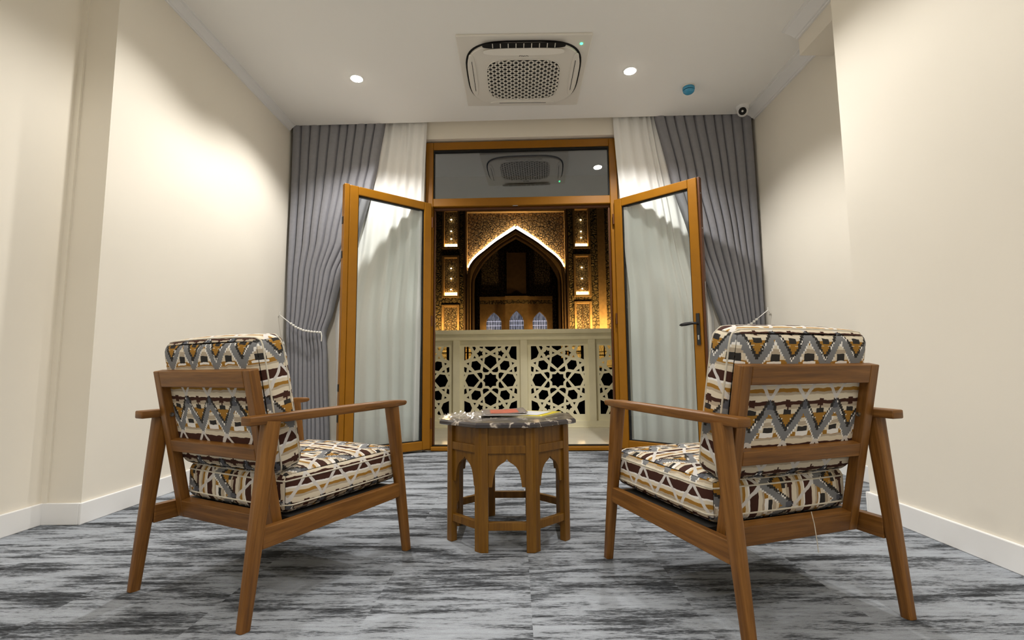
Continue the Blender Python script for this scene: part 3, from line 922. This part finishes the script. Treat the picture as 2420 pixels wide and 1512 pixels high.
mk = bpy.data.objects.new('maker_mark', tm); col.objects.link(mk); mk.parent = ac; mk.location = (0.0, -.262, -.0412)

# smoke detector and dome camera
sd = empty('smoke_detector', (1.470, 3.90, CZ))
tag(sd, 'blue film-covered smoke detector on the ceiling', 'smoke detector')
MB().lathe([(.052, 0), (.054, -.006), (.050, -.010)], (0, 0, 0), 28).build('base', 'acwhite', sd, smooth=True)
MB().lathe([(.047, -.010), (.049, -.016), (.049, -.030), (.046, -.034)], (0, 0, 0), 28).build('ring', 'blue', sd, smooth=True)
MB().lathe([(.041, -.034), (.041, -.040)], (0, 0, 0), 28).build('slot', 'gasket', sd, smooth=True)
MB().lathe([(.046, -.040), (.044, -.048), (.034, -.058), (.012, -.061)], (0, 0, 0), 28).build('dome', 'blue', sd, smooth=True)
dc = empty('dome_camera', (2.075, 4.235, CZ))
tag(dc, 'white dome security camera at the ceiling corner', 'security camera')
MB().lathe([(.056, 0), (.056, -.012), (.050, -.026), (.044, -.030)], (0, 0, 0), 28).build('base', 'trim', dc, smooth=True)
def sphere(r, c, n=16, m=10):
    mb = MB(); return mb.lathe([(max(.0005, r * math.sin(math.pi * i / m)), -r * math.cos(math.pi * i / m)) for i in range(m + 1)], c, n)
ball = sphere(.047, (0, 0, -.045), 24, 14).build('ball', 'trim', dc, smooth='all')
dirv = Vector((-.42, -.80, -.36)).normalized()
cc = Vector((0, 0, -.045))
MB().tube([cc + dirv * .030, cc + dirv * .0495], .033, 20).build('lens_window', 'gasket', dc, smooth=True)
MB().tube([cc + dirv * .0495, cc + dirv * .051], .009, 12).build('lens', 'bead', dc, smooth=True)

# ------------------------------------------------------------------ curtains
def interp(tab, z):
    tab = sorted(tab)
    if z <= tab[0][0]: return tab[0][1]
    for (a, va), (b, vb) in zip(tab, tab[1:]):
        if z <= b:
            t = (z - a) / (b - a); return va + (vb - va) * (t * t * (3 - 2 * t) * .35 + t * .65)
    return tab[-1][1]
def drape(name, mat, label, lt, rtb, npl, amp, w0, label_cat, prof, seed=0, zt=3.16, zb=.02, sub=14, jit=.25):
    rnd = random.Random(seed)
    bounds = [0.0]
    for i in range(npl): bounds.append(bounds[-1] + 1 + jit * (rnd.random() - .5))
    bounds = [b / bounds[-1] for b in bounds]
    ph = [rnd.uniform(-1, 1) for _ in range(npl)]
    nu, nv = npl * sub + 1, 60
    P = []
    for j in range(nv):
        z = zt + (zb - zt) * j / (nv - 1)
        xl, xr = interp(lt, z), interp(rtb, z)
        a = interp(amp, z)
        for i in range(nu):
            kpl = min(i // sub, npl - 1); f = (i - kpl * sub) / sub
            s = bounds[kpl] + (bounds[kpl + 1] - bounds[kpl]) * f
            x = xl + (xr - xl) * s
            if prof == 'fold':      # broad rounded fold, sharp valley between folds
                y = -a * (1 - abs(2 * f - 1) ** 12.0) * (1 + .15 * ph[kpl]) - .18 * a * math.sin(math.pi * f)
            else:                   # soft wave
                y = -a * (.5 - .5 * math.cos(2 * math.pi * f)) * (1 + .6 * ph[kpl] * math.sin(1.3 * z + ph[kpl] * 3))
            y += .006 * math.sin(3.1 * z + 9 * s)
            P.append(back(x, w0 + y, z))
    o = MB().grid(P, nu, nv).build(name, mat, smooth='all')
    sm = o.modifiers.new('solid', 'SOLIDIFY'); sm.thickness = .0015
    return tag(o, label, 'curtain', label_cat)
drape('curtain', 'drape', 'grey pleated drape at the left, tied back with a string of white beads',
      [(3.2, -2.135), (1.25, -2.125), (.0, -2.10)],
      [(3.16, -1.235), (2.67, -1.305), (2.5, -1.345), (1.96, -1.48), (1.64, -1.63), (1.29, -1.70), (1.09, -1.765), (.9, -1.745), (.0, -1.70)],
      10, [(3.2, .050), (2.0, .058), (1.1, .050), (.9, .034), (.0, .036)], -.072, 'grey drapes', 'fold', 3)
drape('curtain', 'drape', 'grey pleated drape at the right, under the dome camera',
      [(3.16, 1.325), (2.5, 1.463), (1.93, 1.613), (1.37, 1.786), (1.11, 1.863), (.9, 1.85), (0, 1.82)],
      [(3.2, 2.225), (1.3, 2.235), (0, 2.20)],
      10, [(3.2, .050), (2.0, .058), (1.1, .050), (.9, .034), (.0, .036)], -.072, 'grey drapes', 'fold', 5)
drape('sheer_curtain', 'sheer', 'white sheer curtain hanging behind the left glazed door leaf',
      [(3.2, -1.36), (2.0, -1.55), (1.2, -1.70), (0, -1.66)], [(3.2, -.845), (2.37, -.872), (0, -.90)],
      7, [(3.2, .030), (1.5, .036), (0, .04)], -.025, 'white sheer curtains', 'wave', 11, jit=1.1)
drape('sheer_curtain', 'sheer', 'white sheer curtain hanging behind the right glazed door leaf',
      [(3.2, .952), (1.8, 1.03), (1.4, 1.06), (0, 1.055)], [(3.2, 1.45), (2.0, 1.66), (1.2, 1.82), (0, 1.78)],
      7, [(3.2, .030), (1.5, .036), (0, .04)], -.025, 'white sheer curtains', 'wave', 12, jit=1.1)

def tieback(hook, pts, nb, label, tail=True):
    hv = Vector(hook)
    e = empty('curtain_tieback', hook)
    tag(e, label, 'tieback', 'beaded tiebacks')
    P = [Vector(p) - hv for p in pts]
    MB().tube(P, .0035, 6).build('cord', 'bead', e, smooth=True)
    s = 1 if pts[1][0] > pts[0][0] else -1
    MB().tube([(-s * .035, .02, -.03), (-s * .03, -.01, -.03), (-s * .012, -.03, -.015), (0, -.032, .006), (.0, -.032, .028)], .004, 8).build('hook', 'bead', e, smooth=True)
    # beads along the second half of the cord
    L = [0]
    for a, b in zip(P, P[1:]): L.append(L[-1] + (b - a).length)
    proto = sphere(.0122, (0, 0, 0), 12, 8).mesh('bead'); proto.materials.append(MAT['bead'])
    for p in proto.polygons: p.use_smooth = True
    for k in range(nb):
        d = L[-1] * (.30 + .68 * k / max(1, nb - 1)); i = 0
        while i < len(P) - 2 and L[i + 1] < d: i += 1
        f = (d - L[i]) / (L[i + 1] - L[i])
        o = bpy.data.objects.new('bead', proto); col.objects.link(o); o.parent = e
        o.location = P[i] + (P[i + 1] - P[i]) * f
        o.scale = (1, 1, .9)
    if tail: MB().tube([P[-1], P[-1] + Vector((.006, 0, -.03)), P[-1] + Vector((.0, .01, -.08))], .006, 6).build('cord_tail', 'bead', e, smooth=True)
    return e
tieback(back(-2.135, -.19, 1.255), [back(-2.135, -.222, 1.25), back(-2.06, -.195, 1.185), back(-2.0, -.185, 1.140), back(-1.93, -.182, 1.110), back(-1.85, -.182, 1.096), back(-1.77, -.175, 1.090)], 12, 'string of white beads tying back the left grey drape')
tieback(back(2.215, -.19, 1.235), [back(2.215, -.222, 1.235), back(2.14, -.195, 1.17), back(2.08, -.185, 1.12), back(2.0, -.182, 1.09), back(1.92, -.182, 1.075), back(1.86, -.175, 1.07)], 11, 'white cord tieback on a hook beside the right grey drape')

# ------------------------------------------------------------------ armchairs
def cushion(w, d, h, r, bulge, uvmode, n=14):
    """rounded box centred at the origin, size w x d x h; crowned faces; UV in metres"""
    mb = MB()
    dims = (w / 2, d / 2, h / 2)
    for ax in range(3):
        for s in (-1, 1):
            a, b = [i for i in range(3) if i != ax]
            pts, uv = [], []
            for j in range(n + 1):
                for i in range(n + 1):
                    f = lambda k: math.sin((k / n - .5) * math.pi * .94) / math.sin(.47 * math.pi)
                    p = [0, 0, 0]
                    p[ax] = s * dims[ax]; p[a] = f(i) * dims[a]; p[b] = f(j) * dims[b]
                    q = [max(-dims[k] + r, min(dims[k] - r, p[k])) for k in range(3)]
                    dv = Vector([p[k] - q[k] for k in range(3)])
                    if dv.length > 1e-9: dv = dv.normalized() * r
                    o = Vector(q) + dv
                    ca = math.cos(math.pi * .5 * o[a] / dims[a]); cb = math.cos(math.pi * .5 * o[b] / dims[b])
                    o[ax] += s * bulge[ax] * max(0, ca) ** .7 * max(0, cb) ** .7
                    pts.append(o)
                    x, y, z = o
                    if uvmode == 'back':
                        uv.append({0: (y + .31, z), 1: (x, z), 2: (x, z + s * (y + d / 2))}[ax])
                    else:
                        uv.append({0: (y, z + .07), 1: (z + .03, x) if s < 0 else (x, z + .05), 2: (x, y)}[ax])
            mb.grid(pts, n + 1, n + 1, lambda i, j, uv=uv: uv[j * (n + 1) + i])
    return mb
def weld(o):
    bm = bmesh.new(); bm.from_mesh(o.data); bmesh.ops.remove_doubles(bm, verts=bm.verts, dist=.0004); bmesh.ops.recalc_face_normals(bm, faces=bm.faces); bm.to_mesh(o.data); bm.free()
    for p in o.data.polygons: p.use_smooth = True
    return o
def ring_piping(w, d, h, r, bulge, axis, off, n=10):
    """seam running round a cushion at `off` along `axis`, on the cushion's own surface"""
    dims = (w / 2, d / 2, h / 2)
    A = {'y': 1, 'z': 2}[axis]
    a, b = [i for i in range(3) if i != A]
    path = []
    for s0, s1, fa, sg in ((-1, 1, b, -1), (-1, 1, a, 1), (1, -1, b, 1), (1, -1, a, -1)):
        other = a if fa == b else b
        for k in range(n * 2):
            t = s0 + (s1 - s0) * k / (n * 2)
            p = [0, 0, 0]; p[A] = off; p[fa] = sg * dims[fa]; p[other] = t * dims[other]
            q = [max(-dims[i] + r, min(dims[i] - r, p[i])) for i in range(3)]
            dv = Vector([p[i] - q[i] for i in range(3)])
            if dv.length > 1e-9: dv = dv.normalized() * r
            o = Vector(q) + dv
            ca = math.cos(math.pi * .5 * o[other] / dims[other]); cb = math.cos(math.pi * .5 * o[A] / dims[A])
            o[fa] += sg * bulge[fa] * max(0, ca) ** .7 * max(0, cb) ** .7
            path.append(o)
    path.append(path[0])
    return path

def armchair(name, loc, rz, label, fab):
    e = empty(name, (loc[0], loc[1], 0), rz)
    tag(e, label, 'armchair', 'teak armchairs')
    wx, za0, za1, ya0, ya1 = .2946, .607, .6203, -.4092, .3046
    az = lambda y: za0 + (y - ya0) / (ya1 - ya0) * (za1 - za0)
    legs = [('leg', .3282, .2257, .2933), ('leg', -.3882, -.3303, .3012)]
    for nm, yf, yt, wt in legs:
        for s in (-1, 1):
            MB().bar((s * wx, yf, 0), (s * wt, yt, az(yt) - .020), .030, .034, .046, .052, n=16).build(nm, 'teak', e, smooth=True, angle=50)
    for s in (-1, 1):
        # armrest: rounded nose in front, square end behind
        sec = [(ya0, .046, .027), (.05, .050, .028), (.22, .050, .026), (.285, .044, .020), (ya1, .028, .010)]
        mb = MB()
        for (a, wa, ha), (b, wb_, hb) in zip(sec, sec[1:]):
            mb.bar((s * wx, a, az(a) - .0135), (s * wx, b, az(b) - .0135), wa, ha, wb_, hb)
        weld(mb.build('armrest', 'teak', e, bevel=.004))
        arm = e.children[-1]
        for p in arm.data.polygons: p.use_smooth = False
        # side rail between the legs
        MB().bar((s * wx, .268, .2838 - .029), (s * wx, -.345, .2743 - .031), .026, .056, .026, .062).build('side_rail', 'teak', e, bevel=.003)
    # back frame
    B = Vector((0, -.2732, .2209)); T = Vector((0, -.3862, .7436))
    ev = (T - B).normalized(); nv = Vector((0, ev.z, -ev.y))
    L = (T - B).length
    dep = .034
    for s in (-1, 1):
        xo = s * (.2659 - .0175)
        c = Vector((xo, 0, 0)) + nv * dep / 2
        st = MB().bar(B + c, T + c, .035, dep, .035, dep).build('back_stile', 'teak', e, bevel=.003)
        q = B + ev * (L * .70) + nv * dep * .55
        MB().tube([Vector((s * .2309, q.y, q.z)), Vector((s * .2285, q.y, q.z))], .0075, 12).build('bolt', 'steel', st, smooth=True)
    def rail_(nm, l0, l1, dd=dep, o=0):
        c0 = B + ev * ((l0 + l1) / 2) + nv * (dd / 2 + o)
        MB().bar(c0 + Vector((-.231, 0, 0)), c0 + Vector((.231, 0, 0)), dd, l1 - l0, side=nv).build(nm, 'teak', e, bevel=.003)
    rail_('top_rail', L - .056, L); rail_('middle_rail', .245, .287, .030); rail_('bottom_rail', 0, .062, .034)
    MB().bar((-.28, .255, .245), (.28, .255, .245), .028, .055, side=(0, 1, 0)).build('front_rail', 'teak', e, bevel=.003)
    MB().box(-.281, .281, -.235, .24, .262, .276).build('seat_deck', 'deck', e)
    # cushions
    seat = weld(cushion(.545, .555, .135, .036, (.006, .010, .018), 'seat').build('seat_cushion', fab, e))
    seat.location = (0, .028, .352); seat.rotation_euler = (R_(1.0), 0, 0)
    for zz in (-.040, .040):
        MB().tube(ring_piping(.545, .555, .135, .036, (.006, .010, .018), 'z', zz), .0028, 6).build('piping', 'piping', seat, smooth=True)
    bc = B + ev * .405 + nv * (dep + .060)
    back_c = weld(cushion(.535, .122, .448, .040, (.006, .012, .010), 'back').build('back_cushion', fab, e))
    back_c.location = bc; back_c.rotation_euler = (math.atan2(-ev.y, ev.z), 0, 0)
    for yy in (-.036, .036):
        MB().tube(ring_piping(.535, .122, .448, .040, (.006, .012, .010), 'y', yy), .0028, 6).build('piping', 'piping', back_c, smooth=True)
    return e
armchair('armchair', (-.8755, 1.9526), -.4715, 'teak armchair with kilim cushions left of the small table', 'kilim')
rc = armchair('armchair', (.7431, 1.8002), .3391, 'teak armchair with kilim cushions right of the small table, a loose thread at its back', 'kilim2')
MB().tube([(.045, -.300, .305), (.047, -.306, .27), (.046, -.312, .225), (.049, -.312, .19)], .0012, 5).build('loose_thread', 'piping', rc)

# ------------------------------------------------------------------ octagonal table
tb = empty('octagonal_table', (-.040, 2.330, 0), R_(-.6))
tag(tb, 'octagonal brown wooden side table with arched aprons and dark marble top', 'table')
AP = .270
def side_frame(kk):
    a = R_(45 * kk)
    n = Vector((math.sin(a), -math.cos(a), 0)); t = Vector((math.cos(a), math.sin(a), 0))
    return n, t
HS = AP * math.tan(R_(22.5))
for kk in range(8):
    n, t = side_frame(kk)
    n2, t2 = side_frame(kk + 1)
    cor = n * AP + t * HS
    lw = .034
    # leg at the corner between side kk and kk+1
    pts = [cor - t * lw, cor - t * .006, cor + t2 * .006, cor + t2 * lw, cor + t2 * lw - n2 * .030, cor - (n + n2).normalized() * .040, cor - t * lw - n * .030]
    poly = [(p.x, p.y) for p in pts]
    mb = MB()
    N = len(poly); Pv = [(x, y, 0.0) for x, y in poly] + [(x, y, .499) for x, y in poly]
    F = [tuple(range(N - 1, -1, -1)), tuple(range(N, 2 * N))]; U = [[(0, i * .02) for i in range(N)]] * 2
    for i in range(N):
        j = (i + 1) % N; F.append((i, j, N + j, N + i)); U.append([(0, i * .03), (0, i * .03 + .03), (.5, i * .03 + .03), (.5, i * .03)])
    mb.add(Pv, F, U)
    mb.build('leg', 'tablewood', tb, bevel=.002)
    def fn(off):
        return lambda u, v, a: tuple(n * (AP - off - a) + t * u + Vector((0, 0, v)))
    w = HS - .030
    MB().prism([(-w, .425), (w, .425), (w, .500), (-w, .500)], 0, .012, fn(.012)).build('upper_panel', 'tablewood', tb)
    MB().prism([(-w, .393), (w, .393), (w, .426), (-w, .426)], 0, .02, fn(.002)).build('apron_rail', 'tablewood', tb, bevel=.002)
    # arched apron (ogee)
    arch = [(-w, .257), (-.062, .257), (-.0605, .266), (-.058, .285), (-.054, .305), (-.047, .325), (-.036, .341), (-.024, .350), (-.012, .357), (-.005, .363), (0, .370)]
    half = arch + [(-x, z) for x, z in arch[-2::-1]]
    mb = MB()
    f_ = fn(.010)
    for a, b in zip(half, half[1:]):
        if abs(a[0] - b[0]) < 1e-6: continue
        q = [a, b, (b[0], .394), (a[0], .394)]
        V = [f_(u, v, 0) for u, v in q] + [f_(u, v, .014) for u, v in q]
        uvq = [[(p[1], p[0]) for p in q]]
        mb.add(V, [(0, 1, 2, 3), (7, 6, 5, 4), (0, 4, 5, 1), (2, 6, 7, 3)], [[(p[1], p[0]) for p in q], [(p[1], p[0]) for p in q[::-1]], [(a[1], 0), (a[1], .014), (b[1], .014), (b[1], 0)], [(.39, 0), (.39, .014), (.39, .014), (.39, 0)]])
    mb.build('arched_apron', 'tablewood', tb)
    MB().prism([(-w, .086), (w, .086), (w, .118), (-w, .118)], 0, .022, fn(.004)).build('stretcher', 'tablewood', tb, bevel=.002)
def octa(r): return [(r / math.cos(R_(22.5)) * math.sin(R_(22.5 + 45 * i)), -r / math.cos(R_(22.5)) * math.cos(R_(22.5 + 45 * i))) for i in range(8)]
mb = MB()
lv = [(.292, .499), (.303, .503), (.303, .515), (.296, .522)]
Pv = []
for r, z in lv: Pv += [(x, y, z) for x, y in octa(r)]
F = [tuple(range(7, -1, -1)), tuple(range(24, 32))]
for i in range(3):
    for k in range(8): F.append((i * 8 + k, i * 8 + (k + 1) % 8, (i + 1) * 8 + (k + 1) % 8, (i + 1) * 8 + k))
mb.add(Pv, F)
partlabel(mb.build('marble_top', 'marble', tb), 'dark veined marble top')

# magazines and plastic wrap on the table
def magazine(name, c, rz, w, d, th, label, cover, bandm, lift=0.0):
    e = empty(name, (c[0], c[1], c[2]), rz); tag(e, label, 'magazine', 'magazines on the table')
    MB().box(-w / 2 + .002, w / 2 - .002, -d / 2 + .002, d / 2 - .002, .0008, th - .0008).build('pages', 'trim', e)
    MB().box(-w / 2, w / 2, -d / 2, d / 2, 0, .0008).build('back_cover', cover, e)
    nu, nv = 9, 7
    P = []
    for j in range(nv):
        for i in range(nu):
            x = -w / 2 + w * i / (nu - 1); y = -d / 2 + d * j / (nv - 1)
            P.append((x, y, th + lift * max(0, (i / (nu - 1) - .35)) ** 2))
    fc = MB().grid(P, nu, nv).build('front_cover', cover, e, smooth='all')
    sm = fc.modifiers.new('s', 'SOLIDIFY'); sm.thickness = .0006
    P2 = []
    for j in range(nv):
        for i in range(nu):
            x = -w * .30 + w * .62 * i / (nu - 1); y = -d * .36 + d * .72 * j / (nv - 1)
            P2.append((x, y, th + .0012 + lift * max(0, ((x + w / 2) / w - .35)) ** 2))
    MB().grid(P2, nu, nv).build('cover_picture', bandm, fc, smooth='all')
    return e
MAT['magred'] = paint('red_print', (176, 84, 66), 0.3, .25, 40, .5)
MAT['maggrey'] = paint('grey_cover', (112, 104, 102), 0.3, .1, 30, .5)
MAT['magyel'] = paint('yellow_cover', (196, 178, 40), 0.3, .1, 30, .5)
MAT['magpale'] = paint('pale_print', (196, 200, 206), 0.3, .2, 40, .5)
TZ = .5222
magazine('magazine', (.075, 2.400, TZ), R_(-24), .205, .28, .006, 'yellow edged magazine lying on the right of the table top', 'magyel', 'magpale')
magazine('magazine', (-.065, 2.415, TZ + .0072), R_(4), .215, .29, .006, 'grey magazine with a red cover picture on the table top', 'maggrey', 'magred', .018)
def film(name, label):
    t = NT('clear_film')
    tr = t.n('ShaderNodeBsdfTransparent'); gl = t.n('ShaderNodeBsdfGlossy'); gl.inputs['Roughness'].default_value = .12
    df = t.n('ShaderNodeBsdfDiffuse'); df.inputs[0].default_value = srgb(220, 210, 190)
    m1 = t.n('ShaderNodeMixShader'); m1.inputs[0].default_value = .45
    m2 = t.n('ShaderNodeMixShader'); m2.inputs[0].default_value = .26
    t.t.links.new(gl.outputs[0], m1.inputs[1]); t.t.links.new(df.outputs[0], m1.inputs[2])
    t.t.links.new(tr.outputs[0], m2.inputs[1]); t.t.links.new(m1.outputs[0], m2.inputs[2])
    t.t.links.new(m2.outputs[0], t.out.inputs[0])
    e = empty(name, (-.245, 2.275, TZ), R_(-6))
    tag(e, label, 'packaging')
    rnd = random.Random(4)
    for nm, ox, oy, w, d, z0 in (('film_sheet', 0, 0, .19, .20, .001), ('film_fold', .03, .05, .13, .14, .007)):
        nu, nv = 22, 22
        h = [[rnd.random() for _ in range(nu)] for _ in range(nv)]
        P = []
        for j in range(nv):
            for i in range(nu):
                x = ox - w / 2 + w * i / (nu - 1); y = oy - d / 2 + d * j / (nv - 1)
                edge = 1.0 if i in (0, nu - 1) or j in (0, nv - 1) else 0
                cr = abs(math.sin(31 * x + 17 * y + 3 * math.sin(25 * y))) ** 6 * .010
                P.append((x + .006 * math.sin(40 * y), y + .006 * math.sin(37 * x), z0 + cr + .0035 * h[j][i] + .004 * edge * h[j][i]))
        MB().grid(P, nu, nv).build(nm, t.m, e)
    return e
film('plastic_wrap', 'crumpled clear plastic wrapping on the left of the table top')
